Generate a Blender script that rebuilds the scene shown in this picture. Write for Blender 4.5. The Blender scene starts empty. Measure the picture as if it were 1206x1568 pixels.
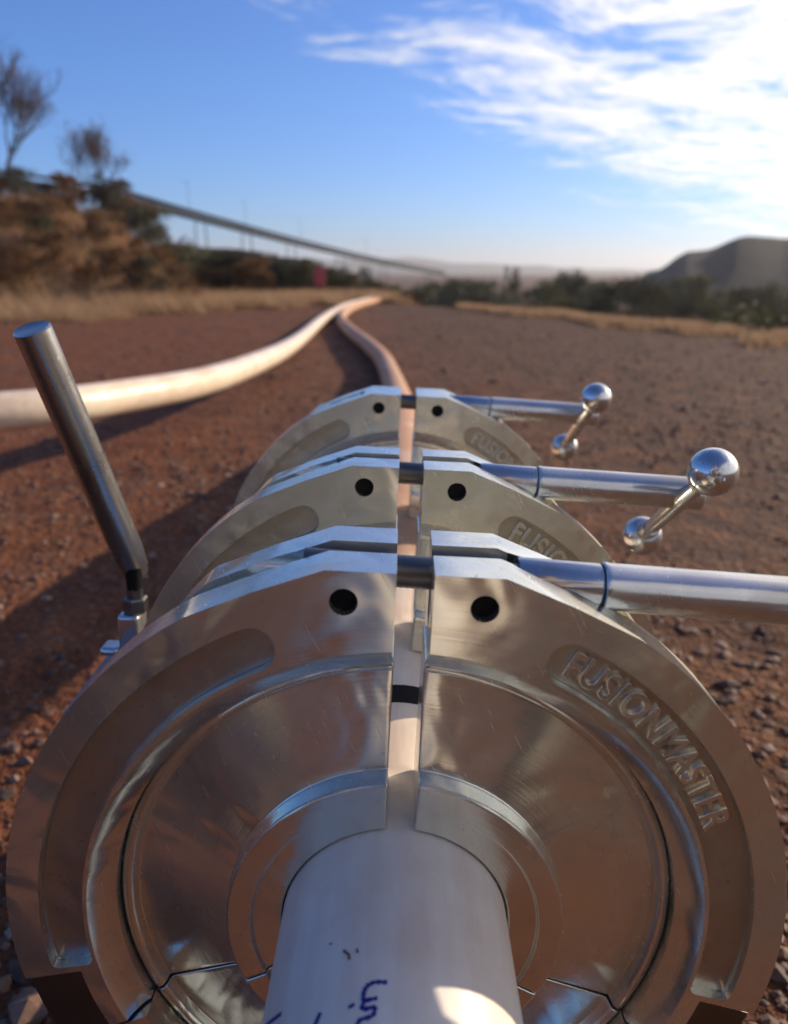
import bpy, bmesh, math, random
from mathutils import Vector, Matrix, noise
R = math.radians
PI = math.pi
random.seed(7)
scene = bpy.context.scene
COL = scene.collection

# ------------------------------------------------------------------ camera
cam = bpy.data.cameras.new('camera')
camo = bpy.data.objects.new('camera', cam)
COL.objects.link(camo)
camo.location = (0, 0, 0.60)
camo.rotation_euler = (R(90 - 17.23), 0, R(0.69))
cam.sensor_fit = 'VERTICAL'
cam.sensor_height = 36.0
cam.lens = 27.32
cam.clip_start = 0.01
cam.clip_end = 8000
cam.dof.use_dof = True
cam.dof.focus_distance = 0.42
cam.dof.aperture_fstop = 6.8
scene.camera = camo

# ------------------------------------------------------------------ sun and sky
SUN_AZ, SUN_EL = 60.0, 21.0           # degrees right of +Y, degrees up
sd = Vector((math.sin(R(SUN_AZ)) * math.cos(R(SUN_EL)), math.cos(R(SUN_AZ)) * math.cos(R(SUN_EL)), math.sin(R(SUN_EL))))
sun = bpy.data.lights.new('sun', 'SUN')
sun.energy = 4.4
sun.angle = R(0.55)
sun.color = (1.0, 0.84, 0.64)
suno = bpy.data.objects.new('sun', sun)
COL.objects.link(suno)
suno.rotation_euler = (-sd).to_track_quat('-Z', 'Y').to_euler()

scene.view_settings.view_transform = 'Standard'
scene.view_settings.look = 'None'
scene.view_settings.exposure = 0.50
scene.view_settings.gamma = 1.0
scene.view_settings.use_curve_mapping = False
scene.cycles.max_bounces = 6
scene.cycles.diffuse_bounces = 2
scene.cycles.glossy_bounces = 4
scene.cycles.transmission_bounces = 2
scene.cycles.volume_bounces = 0
scene.cycles.transparent_max_bounces = 4


class NT:
    """small helper for node trees"""
    def __init__(self, tree):
        self.t = tree
        self.n = tree.nodes
        self.l = tree.links

    def node(self, typ, **kw):
        n = self.n.new(typ)
        for k, v in kw.items():
            if k == 'inp':
                for a, b in v.items():
                    if hasattr(b, 'links') or isinstance(b, bpy.types.NodeSocket):
                        self.l.new(b, n.inputs[a])
                    else:
                        n.inputs[a].default_value = b
            else:
                setattr(n, k, v)
        return n

    def math(self, op, a, b=0.0, c=None, clamp=False):
        n = self.n.new('ShaderNodeMath')
        n.operation = op
        n.use_clamp = clamp
        for i, v in enumerate((a, b, c)):
            if v is None:
                continue
            if isinstance(v, bpy.types.NodeSocket):
                self.l.new(v, n.inputs[i])
            else:
                n.inputs[i].default_value = v
        return n.outputs[0]

    def ramp(self, fac, stops, interp='LINEAR'):
        n = self.n.new('ShaderNodeValToRGB')
        n.color_ramp.interpolation = interp
        e = n.color_ramp.elements
        while len(e) < len(stops):
            e.new(0.5)
        for i, (p, c) in enumerate(stops):
            e[i].position = p
            e[i].color = (c, c, c, 1) if not hasattr(c, '__len__') else (c[0], c[1], c[2], 1)
        self.l.new(fac, n.inputs[0])
        return n.outputs[0]

    def noise(self, vec, scale, detail=4, rough=0.55, dist=0.0):
        n = self.node('ShaderNodeTexNoise', inp={'Scale': scale, 'Detail': detail, 'Roughness': rough, 'Distortion': dist})
        if vec is not None:
            self.l.new(vec, n.inputs['Vector'])
        return n.outputs[0]

    def mix(self, fac, a, b, mode='MIX'):
        n = self.n.new('ShaderNodeMix')
        n.data_type = 'RGBA'
        n.blend_type = mode
        for s, v in ((n.inputs[0], fac), (n.inputs[6], a), (n.inputs[7], b)):
            if isinstance(v, bpy.types.NodeSocket):
                self.l.new(v, s)
            elif hasattr(v, '__len__'):
                s.default_value = (v[0], v[1], v[2], 1)
            else:
                s.default_value = v
        return n.outputs[2]

    def vec(self, x, y, z):
        return self.node('ShaderNodeCombineXYZ', inp={0: x, 1: y, 2: z}).outputs[0]


world = bpy.data.worlds.new('World')
scene.world = world
world.use_nodes = True
w = NT(world.node_tree)
w.n.clear()
sky = w.node('ShaderNodeTexSky', sky_type='NISHITA', sun_disc=False, sun_elevation=R(SUN_EL), sun_rotation=R(SUN_AZ),
             altitude=300, air_density=1.0, dust_density=0.25, ozone_density=8.0)
tc = w.node('ShaderNodeTexCoord')
sep = w.node('ShaderNodeSeparateXYZ', inp={0: tc.outputs['Generated']})
dx, dy, dz = sep.outputs
den = w.math('ADD', w.math('MAXIMUM', dz, 0.0), 0.10)
pu = w.math('DIVIDE', dx, den)
pv = w.math('DIVIDE', dy, den)
# cirrus: noise drawn out along one wind direction on a high flat layer
ca, sa = math.cos(R(24)), math.sin(R(24))
u2 = w.math('ADD', w.math('MULTIPLY', pu, ca), w.math('MULTIPLY', pv, sa))
v2 = w.math('ADD', w.math('MULTIPLY', pu, -sa), w.math('MULTIPLY', pv, ca))
warp = w.noise(w.vec(pu, pv, 0.0), 1.1, 2, 0.5)
vv = w.math('ADD', w.math('MULTIPLY', v2, 1.5), w.math('MULTIPLY', warp, 1.1))
n1 = w.noise(w.vec(w.math('MULTIPLY', u2, 0.75), vv, 3.7), 1.9, 6, 0.62, 0.6)
n2 = w.noise(w.vec(w.math('MULTIPLY', u2, 2.2), w.math('MULTIPLY', vv, 2.6), 9.1), 3.2, 4, 0.6, 0.4)
nn = w.math('ADD', w.math('MULTIPLY', n1, 0.66), w.math('MULTIPLY', n2, 0.34))
# the sheet of cirrus lies to the sunward side and thins out away from it
side = dx
cover = w.node('ShaderNodeMapRange', interpolation_type='SMOOTHSTEP',
               inp={'Value': side, 'From Min': -0.22, 'From Max': 0.42, 'To Min': -0.035, 'To Max': 0.165}).outputs[0]
low = w.node('ShaderNodeMapRange', interpolation_type='SMOOTHSTEP',
             inp={'Value': w.math('ADD', dz, w.math('MULTIPLY', side, 0.34)), 'From Min': 0.09, 'From Max': 0.25, 'To Min': -0.26, 'To Max': 0.0}).outputs[0]
high = w.node('ShaderNodeMapRange', interpolation_type='SMOOTHSTEP',
              inp={'Value': dz, 'From Min': 0.50, 'From Max': 0.85, 'To Min': 0.0, 'To Max': -0.20}).outputs[0]
cl = w.math('ADD', w.math('ADD', w.math('ADD', nn, cover), low), high)
mask = w.node('ShaderNodeMapRange', interpolation_type='SMOOTHSTEP',
              inp={'Value': cl, 'From Min': 0.465, 'From Max': 0.72, 'To Min': 0.0, 'To Max': 0.90}).outputs[0]
lit = w.node('ShaderNodeVectorMath', operation='DOT_PRODUCT', inp={0: tc.outputs['Generated'], 1: tuple(sd)}).outputs['Value']
litv = w.node('ShaderNodeMapRange', inp={'Value': lit, 'From Min': -0.2, 'From Max': 0.9, 'To Min': 4.4, 'To Max': 8.6}).outputs[0]
ccol = w.node('ShaderNodeVectorMath', operation='SCALE', inp={0: (1.0, 0.955, 0.90)})
w.l.new(litv, ccol.inputs['Scale'])
skyb = w.mix(1.0, sky.outputs[0], (0.76, 0.90, 1.10), 'MULTIPLY')
skyc = w.mix(mask, skyb, ccol.outputs[0])
bg = w.node('ShaderNodeBackground', inp={'Color': skyc, 'Strength': 0.112})
wo = w.node('ShaderNodeOutputWorld')
w.l.new(bg.outputs[0], wo.inputs[0])


# ------------------------------------------------------------------ object helpers
def link(o, parent=None):
    COL.objects.link(o)
    if parent is not None:
        o.parent = parent
    return o


def tag(o, label=None, cat=None, group=None, kind=None):
    if label:
        o['label'] = label
    if cat:
        o['category'] = cat
    if group:
        o['group'] = group
    if kind:
        o['kind'] = kind
    return o


def empty(name, loc=(0, 0, 0)):
    o = bpy.data.objects.new(name, None)
    o.location = loc
    o.empty_display_size = 0.05
    return link(o)


def smooth(me, ang=35):
    me.polygons.foreach_set('use_smooth', [True] * len(me.polygons))
    me.set_sharp_from_angle(angle=R(ang))


def mesh_obj(name, verts, faces, mat, parent=None, sm=35):
    me = bpy.data.meshes.new(name)
    me.from_pydata([tuple(v) for v in verts], [], faces)
    me.update()
    if sm:
        smooth(me, sm)
    if mat:
        me.materials.append(mat)
    return link(bpy.data.objects.new(name, me), parent)


def bm_obj(name, bm, mat, parent=None, sm=35):
    me = bpy.data.meshes.new(name)
    bmesh.ops.recalc_face_normals(bm, faces=bm.faces)
    bm.to_mesh(me)
    bm.free()
    if sm:
        smooth(me, sm)
    if mat:
        me.materials.append(mat)
    return link(bpy.data.objects.new(name, me), parent)


def lathe_data(prof, axis='Y', n=64, center=(0, 0, 0)):
    """prof: list of (along, radius); closed ends where radius is 0"""
    V, F = [], []
    c = Vector(center)
    rows = []
    for a, r in prof:
        if r < 1e-7:
            p = {'X': (a, 0, 0), 'Y': (0, a, 0), 'Z': (0, 0, a)}[axis]
            V.append(c + Vector(p))
            rows.append([len(V) - 1] * n)
        else:
            row = []
            for i in range(n):
                t = 2 * PI * i / n
                s, k = r * math.sin(t), r * math.cos(t)
                p = {'X': (a, s, k), 'Y': (k, a, s), 'Z': (s, k, a)}[axis]
                V.append(c + Vector(p))
                row.append(len(V) - 1)
            rows.append(row)
    for A, B in zip(rows, rows[1:]):
        for i in range(n):
            j = (i + 1) % n
            f = []
            for q in (A[i], A[j], B[j], B[i]):
                if q not in f:
                    f.append(q)
            if len(f) > 2:
                F.append(f)
    return V, F


def lathe(name, prof, mat, parent=None, axis='Y', n=64, center=(0, 0, 0), sm=35):
    V, F = lathe_data(prof, axis, n, center)
    return mesh_obj(name, V, F, mat, parent, sm)


def catmull(pts, sub):
    P = [Vector(p) for p in pts]
    P = [P[0] * 2 - P[1]] + P + [P[-1] * 2 - P[-2]]
    out = []
    for i in range(1, len(P) - 2):
        a, b, c, d = P[i - 1:i + 3]
        for k in range(sub):
            t = k / sub
            out.append(0.5 * ((2 * b) + (c - a) * t + (2 * a - 5 * b + 4 * c - d) * t * t + (3 * b - a - 3 * c + d) * t ** 3))
    out.append(P[-2].copy())
    return out


def sweep_data(path, radii, n=24, cap=True, V=None, F=None):
    V = [] if V is None else V
    F = [] if F is None else F
    up = Vector((0, 0, 1))
    rows = []
    for i, p in enumerate(path):
        t = (path[min(i + 1, len(path) - 1)] - path[max(i - 1, 0)]).normalized()
        u = up if abs(t.z) < 0.95 else Vector((1, 0, 0))
        s = t.cross(u).normalized()
        q = s.cross(t).normalized()
        r = radii[i] if hasattr(radii, '__len__') else radii
        row = []
        for k in range(n):
            a = 2 * PI * k / n
            V.append(p + s * (r * math.cos(a)) + q * (r * math.sin(a)))
            row.append(len(V) - 1)
        rows.append(row)
    for A, B in zip(rows, rows[1:]):
        for k in range(n):
            j = (k + 1) % n
            F.append([A[k], A[j], B[j], B[k]])
    if cap:
        F.append(list(reversed(rows[0])))
        F.append(rows[-1])
    return V, F


def box_bm(bm, x0, x1, y0, y1, z0, z1, M=None):
    m = Matrix.Translation(((x0 + x1) / 2, (y0 + y1) / 2, (z0 + z1) / 2)) @ Matrix.Diagonal((x1 - x0, y1 - y0, z1 - z0, 1))
    if M is not None:
        m = M @ m
    return bmesh.ops.create_cube(bm, size=1, matrix=m)


def bevel_mod(o, wd, seg=2, ang=30):
    m = o.modifiers.new('bevel', 'BEVEL')
    m.width = wd
    m.segments = seg
    m.limit_method = 'ANGLE'
    m.angle_limit = R(ang)
    m.harden_normals = False
    return o


def bake(o):
    """apply the modifiers of o to its mesh"""
    dg = bpy.context.evaluated_depsgraph_get()
    dg.update()
    me = bpy.data.meshes.new_from_object(o.evaluated_get(dg))
    old = o.data
    o.modifiers.clear()
    o.data = me
    bpy.data.meshes.remove(old)
    return o


def cut(o, V, F):
    me = bpy.data.meshes.new('cutter')
    me.from_pydata([tuple(v) for v in V], [], F)
    bm = bmesh.new()
    bm.from_mesh(me)
    bmesh.ops.recalc_face_normals(bm, faces=bm.faces)
    bm.to_mesh(me)
    bm.free()
    c = bpy.data.objects.new('cutter', me)
    COL.objects.link(c)
    m = o.modifiers.new('b', 'BOOLEAN')
    m.operation = 'DIFFERENCE'
    m.solver = 'EXACT'
    m.object = c
    bake(o)
    bpy.data.objects.remove(c)
    bpy.data.meshes.remove(me)


def extrude_poly(pts, y0, y1):
    n = len(pts)
    V = [(x, y0, z) for x, z in pts] + [(x, y1, z) for x, z in pts]
    F = [list(range(n)), list(reversed(range(n, 2 * n)))]
    for i in range(n):
        j = (i + 1) % n
        F.append([i, i + n, j + n, j])
    return V, F


def polar_uv(me):
    """u runs round the machine axis, v outwards, so brushed metal knows its grain"""
    uv = me.uv_layers.new(name='grain') if 'grain' not in me.uv_layers else me.uv_layers['grain']
    vs = me.vertices
    for p in me.polygons:
        ref = math.atan2(p.center.x, p.center.z)
        for li in p.loop_indices:
            v = vs[me.loops[li].vertex_index].co
            a = math.atan2(v.x, v.z)
            if a - ref > PI:
                a -= 2 * PI
            elif a - ref < -PI:
                a += 2 * PI
            uv.data[li].uv = (a, math.hypot(v.x, v.z) * 3 + v.y * 2)


# ------------------------------------------------------------------ materials
def mat(name):
    m = bpy.data.materials.new(name)
    m.use_nodes = True
    t = NT(m.node_tree)
    b = t.n['Principled BSDF']
    return m, t, b


def metal_mat(name, col, r0, r1, aniso=0.0, grain=True, bump=0.05, smudge=0.5, hazy=0.0, dust=0.0):
    m, t, b = mat(name)
    tc = t.node('ShaderNodeTexCoord').outputs['Object']
    s = t.node('ShaderNodeSeparateXYZ', inp={0: tc}).outputs
    rad = t.math('SQRT', t.math('ADD', t.math('MULTIPLY', s[0], s[0]), t.math('MULTIPLY', s[2], s[2])))
    ang = t.math('ARCTAN2', s[0], s[2])
    b.inputs['Metallic'].default_value = 1.0
    lines = t.noise(t.vec(t.math('MULTIPLY', rad, 900.0), t.math('MULTIPLY', ang, 1.2), t.math('MULTIPLY', s[1], 500.0)), 1.0, 1, 0.6)
    cloud = t.noise(tc, 15.0, 2, 0.5, 0.8)
    fine = t.noise(tc, 160.0, 2, 0.6)
    scr = t.ramp(t.noise(t.vec(t.math('ADD', t.math('MULTIPLY', s[0], 900.0), t.math('MULTIPLY', s[2], 500.0)), t.math('MULTIPLY', s[1], 300.0), t.math('ADD', t.math('MULTIPLY', s[2], 22.0), t.math('MULTIPLY', s[0], -30.0))), 1.0, 1, 0.5), [(0.70, 0.0), (0.76, 0.16)])
    rr = t.math('ADD', t.math('MULTIPLY', cloud, (r1 - r0) * 1.6), t.math('ADD', r0 - (r1 - r0) * 0.35, t.math('MULTIPLY', fine, 0.05)))
    if grain:
        rr = t.math('ADD', rr, t.math('MULTIPLY', t.math('SUBTRACT', lines, 0.5), 0.10))
    t.l.new(t.math('MAXIMUM', t.math('ADD', rr, scr), 0.03), b.inputs['Roughness'])
    dirt = t.ramp(t.noise(tc, 9.0, 4, 0.65, 0.4), [(0.50, 0.0), (0.72, smudge)])
    c = t.mix(dirt, col, (col[0] * 0.72, col[1] * 0.66, col[2] * 0.58))
    spk = t.ramp(t.noise(tc, 420.0, 2, 0.5), [(0.66, 0.0), (0.76, smudge * 0.6)])
    c = t.mix(spk, c, (0.25, 0.17, 0.12))
    t.l.new(c, b.inputs['Base Color'])
    if aniso:
        b.inputs['Anisotropic'].default_value = aniso
        b.inputs['Anisotropic Rotation'].default_value = 0.25
        tg = t.node('ShaderNodeTangent', direction_type='UV_MAP', uv_map='grain')
        t.l.new(tg.outputs[0], b.inputs['Tangent'])
    h = t.math('ADD', t.math('MULTIPLY', lines if grain else fine, 0.10 if grain else 0.5), t.math('MULTIPLY', cloud, 9.0))
    bp = t.node('ShaderNodeBump', inp={'Strength': bump, 'Distance': 0.002, 'Height': h})
    t.l.new(bp.outputs[0], b.inputs['Normal'])
    out = b.outputs[0]
    if hazy:
        g = t.node('ShaderNodeBsdfAnisotropic', distribution='GGX', inp={'Color': c, 'Roughness': 0.58})
        wear = t.math('ADD', hazy - 0.22, t.math('MULTIPLY', dirt, 0.5), clamp=True)
        wear = t.math('ADD', wear, t.math('MULTIPLY', cloud, 0.40), clamp=True)
        out = t.node('ShaderNodeMixShader', inp={0: wear, 1: out, 2: g.outputs[0]}).outputs[0]
    if dust:
        df = t.node('ShaderNodeBsdfDiffuse', inp={'Color': (0.27, 0.155, 0.095, 1)})
        up = t.node('ShaderNodeSeparateXYZ', inp={0: t.node('ShaderNodeNewGeometry').outputs['Normal']}).outputs[2]
        dm = t.ramp(t.noise(tc, 26.0, 4, 0.7, 0.6), [(0.50, 0.0), (0.78, dust)])
        dm = t.math('ADD', t.math('MULTIPLY', dm, t.math('ADD', 0.55, t.math('MULTIPLY', up, 0.45))), 0.02, clamp=True)
        out = t.node('ShaderNodeMixShader', inp={0: dm, 1: out, 2: df.outputs[0]}).outputs[0]
    t.l.new(out, t.n['Material Output'].inputs[0])
    return m


M_JAW = metal_mat('cast_aluminium', (0.82, 0.825, 0.75), 0.11, 0.22, 0.60, True, 0.20, 0.7, 0.22, 0.14)
M_INS = metal_mat('turned_aluminium', (0.83, 0.83, 0.75), 0.10, 0.20, 0.80, True, 0.18, 0.65, 0.18, 0.12)
M_CAST = metal_mat('rough_cast_aluminium', (0.52, 0.48, 0.41), 0.26, 0.40, 0, False, 0.25, 0.9, 0.22, 0.4)
M_CHROME = metal_mat('chromed_steel', (0.66, 0.66, 0.65), 0.09, 0.17, 0, False, 0.04, 0.6, 0.22, 0.26)
M_ROD = metal_mat('steel_rod', (0.16, 0.155, 0.15), 0.28, 0.42, 0, False, 0.06, 0.8)
M_LEVER = metal_mat('worn_plated_steel', (0.46, 0.45, 0.43), 0.20, 0.34, 0, False, 0.05, 0.7)
M_FRAME = metal_mat('painted_frame_steel', (0.20, 0.21, 0.25), 0.35, 0.5, 0, False, 0.06, 0.8)


def plain(name, col, rough, metal=0.0, spec=0.5):
    m, t, b = mat(name)
    tc = t.node('ShaderNodeTexCoord').outputs['Object']
    n = t.noise(tc, 40.0, 4, 0.6)
    c = t.mix(n, [v * 0.75 for v in col], [min(1, v * 1.2) for v in col])
    t.l.new(c, b.inputs['Base Color'])
    b.inputs['Roughness'].default_value = rough
    b.inputs['Metallic'].default_value = metal
    b.inputs['Specular IOR Level'].default_value = spec
    return m


M_BLACK = plain('black_rubber_and_hole_shade', (0.004, 0.004, 0.005), 0.6, 0, 0.2)  # boot, phone and band; also the shade painted into the jaw holes
M_INK = plain('blue_marker_ink', (0.012, 0.010, 0.20), 0.45)
M_MUD = plain('dried_mud', (0.17, 0.085, 0.045), 0.9)


def pipe_mat(name, dusty_from, dusty_to, dust, clean=(0.84, 0.775, 0.68)):
    """white polyethylene; dust thickens along the pipe where it lies on the red ground"""
    m, t, b = mat(name)
    tc = t.node('ShaderNodeTexCoord').outputs['Object']
    s = t.node('ShaderNodeSeparateXYZ', inp={0: tc}).outputs
    n1 = t.noise(tc, 6.0, 6, 0.65)
    n2 = t.noise(t.vec(t.math('MULTIPLY', s[0], 60.0), t.math('MULTIPLY', s[1], 5.0), t.math('MULTIPLY', s[2], 60.0)), 1.0, 5, 0.65)
    far = t.node('ShaderNodeMapRange', inp={'Value': s[1], 'From Min': dusty_from, 'From Max': dusty_to, 'To Min': 0.0, 'To Max': dust}).outputs[0]
    sm = t.ramp(t.math('MULTIPLY', n1, t.math('ADD', n2, 0.45)), [(0.32, 0.0), (0.62, 0.5)])
    f = t.math('ADD', t.math('MULTIPLY', far, t.math('ADD', 0.5, n1)), sm, clamp=True)
    c = t.mix(f, clean, (0.46, 0.25, 0.14))
    t.l.new(c, b.inputs['Base Color'])
    t.l.new(t.math('ADD', 0.30, t.math('MULTIPLY', f, 0.4)), b.inputs['Roughness'])
    bp = t.node('ShaderNodeBump', inp={'Strength': 0.15, 'Distance': 0.002, 'Height': n2})
    t.l.new(bp.outputs[0], b.inputs['Normal'])
    return m


M_PIPE = pipe_mat('white_polyethylene_dusty', 0.40, 1.0, 0.9)
M_PIPE2 = pipe_mat('white_polyethylene', 6, 18, 0.25, (0.80, 0.69, 0.54))


def soil_mat(name, a, b_, c_, scale=1.0, bump=0.6, drift=False):
    m, t, b = mat(name)
    tc = t.node('ShaderNodeTexCoord').outputs['Object']
    big = t.noise(tc, 0.55 * scale, 3, 0.6, 0.3)
    mid = t.noise(tc, 7.0 * scale, 4, 0.65)
    fine = t.noise(tc, 70.0 * scale, 3, 0.7)
    vor = t.node('ShaderNodeTexVoronoi', inp={'Vector': tc, 'Scale': 46.0 * scale, 'Randomness': 1.0})
    if drift:                                       # rusty fill on one side of the pad, grey brown on the other
        sx_ = t.node('ShaderNodeSeparateXYZ', inp={0: tc}).outputs
        w_ = t.math('ADD', t.math('MULTIPLY', t.math('ADD', sx_[0], t.math('MULTIPLY', sx_[1], 0.10)), 0.28), t.math('ADD', big, -0.10))
        col = t.mix(t.ramp(w_, [(0.15, 0), (0.75, 1)]), a, b_)
        col = t.mix(t.ramp(t.noise(tc, 1.7, 3, 0.6), [(0.45, 0), (0.70, 0.6)]), col, (0.070, 0.036, 0.023))
    else:
        col = t.mix(t.ramp(big, [(0.36, 0), (0.64, 1)]), a, b_)
    col = t.mix(t.ramp(mid, [(0.40, 0), (0.68, 0.75)]), col, c_)
    vv = t.math('MULTIPLY', t.math('ADD', 0.10, t.math('MULTIPLY', fine, 1.8)), t.math('ADD', 0.55, t.math('MULTIPLY', mid, 0.9)))
    col = t.mix(1.0, col, t.vec(vv, vv, vv), 'MULTIPLY')
    peb = t.node('ShaderNodeSeparateColor', inp={0: vor.outputs['Color']}).outputs[0]
    pm = t.math('MULTIPLY', t.math('GREATER_THAN', peb, 0.80), t.math('LESS_THAN', vor.outputs['Distance'], 0.42))
    col = t.mix(t.math('MULTIPLY', pm, 0.55), col, (0.20, 0.13, 0.095))
    t.l.new(col, b.inputs['Base Color'])
    b.inputs['Roughness'].default_value = 0.9
    b.inputs['Specular IOR Level'].default_value = 0.25
    h = t.math('ADD', t.math('MULTIPLY', mid, 1.6), t.math('ADD', fine, t.math('MULTIPLY', vor.outputs['Distance'], -0.5)))
    bp = t.node('ShaderNodeBump', inp={'Strength': bump, 'Distance': 0.04 / scale, 'Height': h})
    t.l.new(bp.outputs[0], b.inputs['Normal'])
    return m


M_SOIL = soil_mat('red_brown_soil', (0.165, 0.046, 0.013), (0.088, 0.043, 0.023), (0.175, 0.070, 0.028), 1.0, 0.6, True)


def stone_mat():
    m, t, b = mat('loose_stones')
    g = t.node('ShaderNodeNewGeometry')
    tc = t.node('ShaderNodeTexCoord').outputs['Object']
    col = t.ramp(g.outputs['Random Per Island'], [(0.0, (0.045, 0.026, 0.018)), (0.35, (0.10, 0.048, 0.027)), (0.7, (0.17, 0.085, 0.05)), (0.93, (0.20, 0.12, 0.08)), (1.0, (0.32, 0.23, 0.17))])
    f = t.noise(tc, 160.0, 2, 0.6)
    v = t.math('ADD', 0.5, f)
    col = t.mix(1.0, col, t.vec(v, v, v), 'MULTIPLY')
    t.l.new(col, b.inputs['Base Color'])
    b.inputs['Roughness'].default_value = 0.75
    return m


M_STONE = stone_mat()
M_STOCK = soil_mat('grey_stockpile', (0.036, 0.032, 0.030), (0.048, 0.041, 0.036), (0.030, 0.027, 0.025), 0.2, 0.8)
M_MOUND = soil_mat('dark_brown_spoil', (0.045, 0.028, 0.020), (0.065, 0.038, 0.024), (0.036, 0.023, 0.017), 0.3, 0.8)
M_HILL = soil_mat('far_scrub_hill', (0.15, 0.115, 0.075), (0.12, 0.10, 0.07), (0.17, 0.13, 0.085), 0.02, 0.2)


def leaf_mat(name, cols, trans=0.25):
    m, t, b = mat(name)
    g = t.node('ShaderNodeNewGeometry')
    oi = t.node('ShaderNodeObjectInfo')
    f = t.math('FRACT', t.math('ADD', g.outputs['Random Per Island'], oi.outputs['Random']))
    col = t.ramp(f, [(0.0, cols[0]), (0.5, cols[1]), (1.0, cols[2])])
    t.l.new(col, b.inputs['Base Color'])
    b.inputs['Roughness'].default_value = 0.7
    b.inputs['Specular IOR Level'].default_value = 0.25
    tr = t.node('ShaderNodeBsdfTranslucent', inp={'Color': col})
    mx = t.node('ShaderNodeMixShader', inp={0: trans, 1: b.outputs[0], 2: tr.outputs[0]})
    t.l.new(mx.outputs[0], t.n['Material Output'].inputs[0])
    return m


M_LEAF = leaf_mat('olive_leaves', [(0.050, 0.058, 0.022), (0.085, 0.085, 0.032), (0.12, 0.10, 0.045)])
M_LEAFD = leaf_mat('dark_leaves', [(0.040, 0.042, 0.020), (0.060, 0.055, 0.026), (0.085, 0.070, 0.035)])
M_DRY = leaf_mat('dry_brown_leaves', [(0.15, 0.068, 0.027), (0.22, 0.112, 0.046), (0.115, 0.070, 0.032)], 0.35)
M_GRASS = leaf_mat('dry_straw_grass', [(0.42, 0.265, 0.145), (0.52, 0.35, 0.20), (0.30, 0.17, 0.085)], 0.4)
M_BARK = plain('grey_brown_bark', (0.10, 0.075, 0.06), 0.9)
M_STEELFAR = plain('weathered_conveyor_steel', (0.022, 0.019, 0.017), 0.9, 0, 0.1)
M_SIGN = plain('faded_red_sign_paint', (0.45, 0.06, 0.07), 0.5)


# ------------------------------------------------------------------ ground
def sst(a, b, x):
    t = min(1, max(0, (x - a) / (b - a)))
    return t * t * (3 - 2 * t)


EDGE = [(-60, 40), (-16, 30), (-7, 24), (-2, 19), (1.5, 14), (10, 11.6), (15, 9.6), (26, 8.0), (60, 7.5), (110, 9), (140, 14), (181, 30)]


def edge(azd):
    if azd < -60:
        return 40
    for (a, d), (b, e) in zip(EDGE, EDGE[1:]):
        if azd <= b:
            t = (azd - a) / (b - a)
            t = t * t * (3 - 2 * t)
            return d + (e - d) * t
    return 30


def hgt(x, y):
    d = math.hypot(x, y)
    azd = math.degrees(math.atan2(x, y))
    z = 0.0
    bank = sst(-14.5, -20.5, azd) if azd > -90 else sst(-150, -110, azd)
    if bank > 0:
        z += bank * (1.75 + 0.5 * noise.noise(Vector((azd * 0.22, 3.1, 0)))) * sst(12.5, 19, d)
        z += bank * 0.45 * sst(12, 16, d) * noise.noise(Vector((x * 0.45, y * 0.45, 1.3)))
    e = edge(azd)
    z -= 2.6 * sst(e, e + 9, d) * (1 - bank)
    amp = 0.35 + 0.65 * sst(0.4, 2.0, d)
    if d < 60:
        z += amp * (0.016 * noise.noise(Vector((x * 1.7, y * 1.7, 0))) + 0.008 * noise.noise(Vector((x * 6, y * 6, 4))))
        if d < 14:
            z += amp * 0.004 * noise.noise(Vector((x * 22, y * 22, 7))) 
    return z


def build_ground():
    NA = 480
    rs = [0.0]
    r = 0.10
    while r < 3500:
        rs.append(r)
        r *= 1.022 if r < 30 else 1.08
    V = [(0, 0, hgt(0, 0))]
    F = []
    for r in rs[1:]:
        for i in range(NA):
            a = 2 * PI * i / NA
            x, y = r * math.sin(a), r * math.cos(a)
            V.append((x, y, hgt(x, y)))
    for i in range(NA):
        F.append((0, 1 + (i + 1) % NA, 1 + i))
    for k in range(len(rs) - 2):
        b0, b1 = 1 + k * NA, 1 + (k + 1) * NA
        for i in range(NA):
            j = (i + 1) % NA
            F.append((b0 + i, b0 + j, b1 + j, b1 + i))
    me = bpy.data.meshes.new('ground')
    me.from_pydata(V, [], F)
    me.polygons.foreach_set('use_smooth', [True] * len(me.polygons))
    me.materials.append(M_SOIL)
    o = link(bpy.data.objects.new('ground', me))
    tag(o, 'red brown stony dirt ground of the work site', kind='structure')


build_ground()


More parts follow.
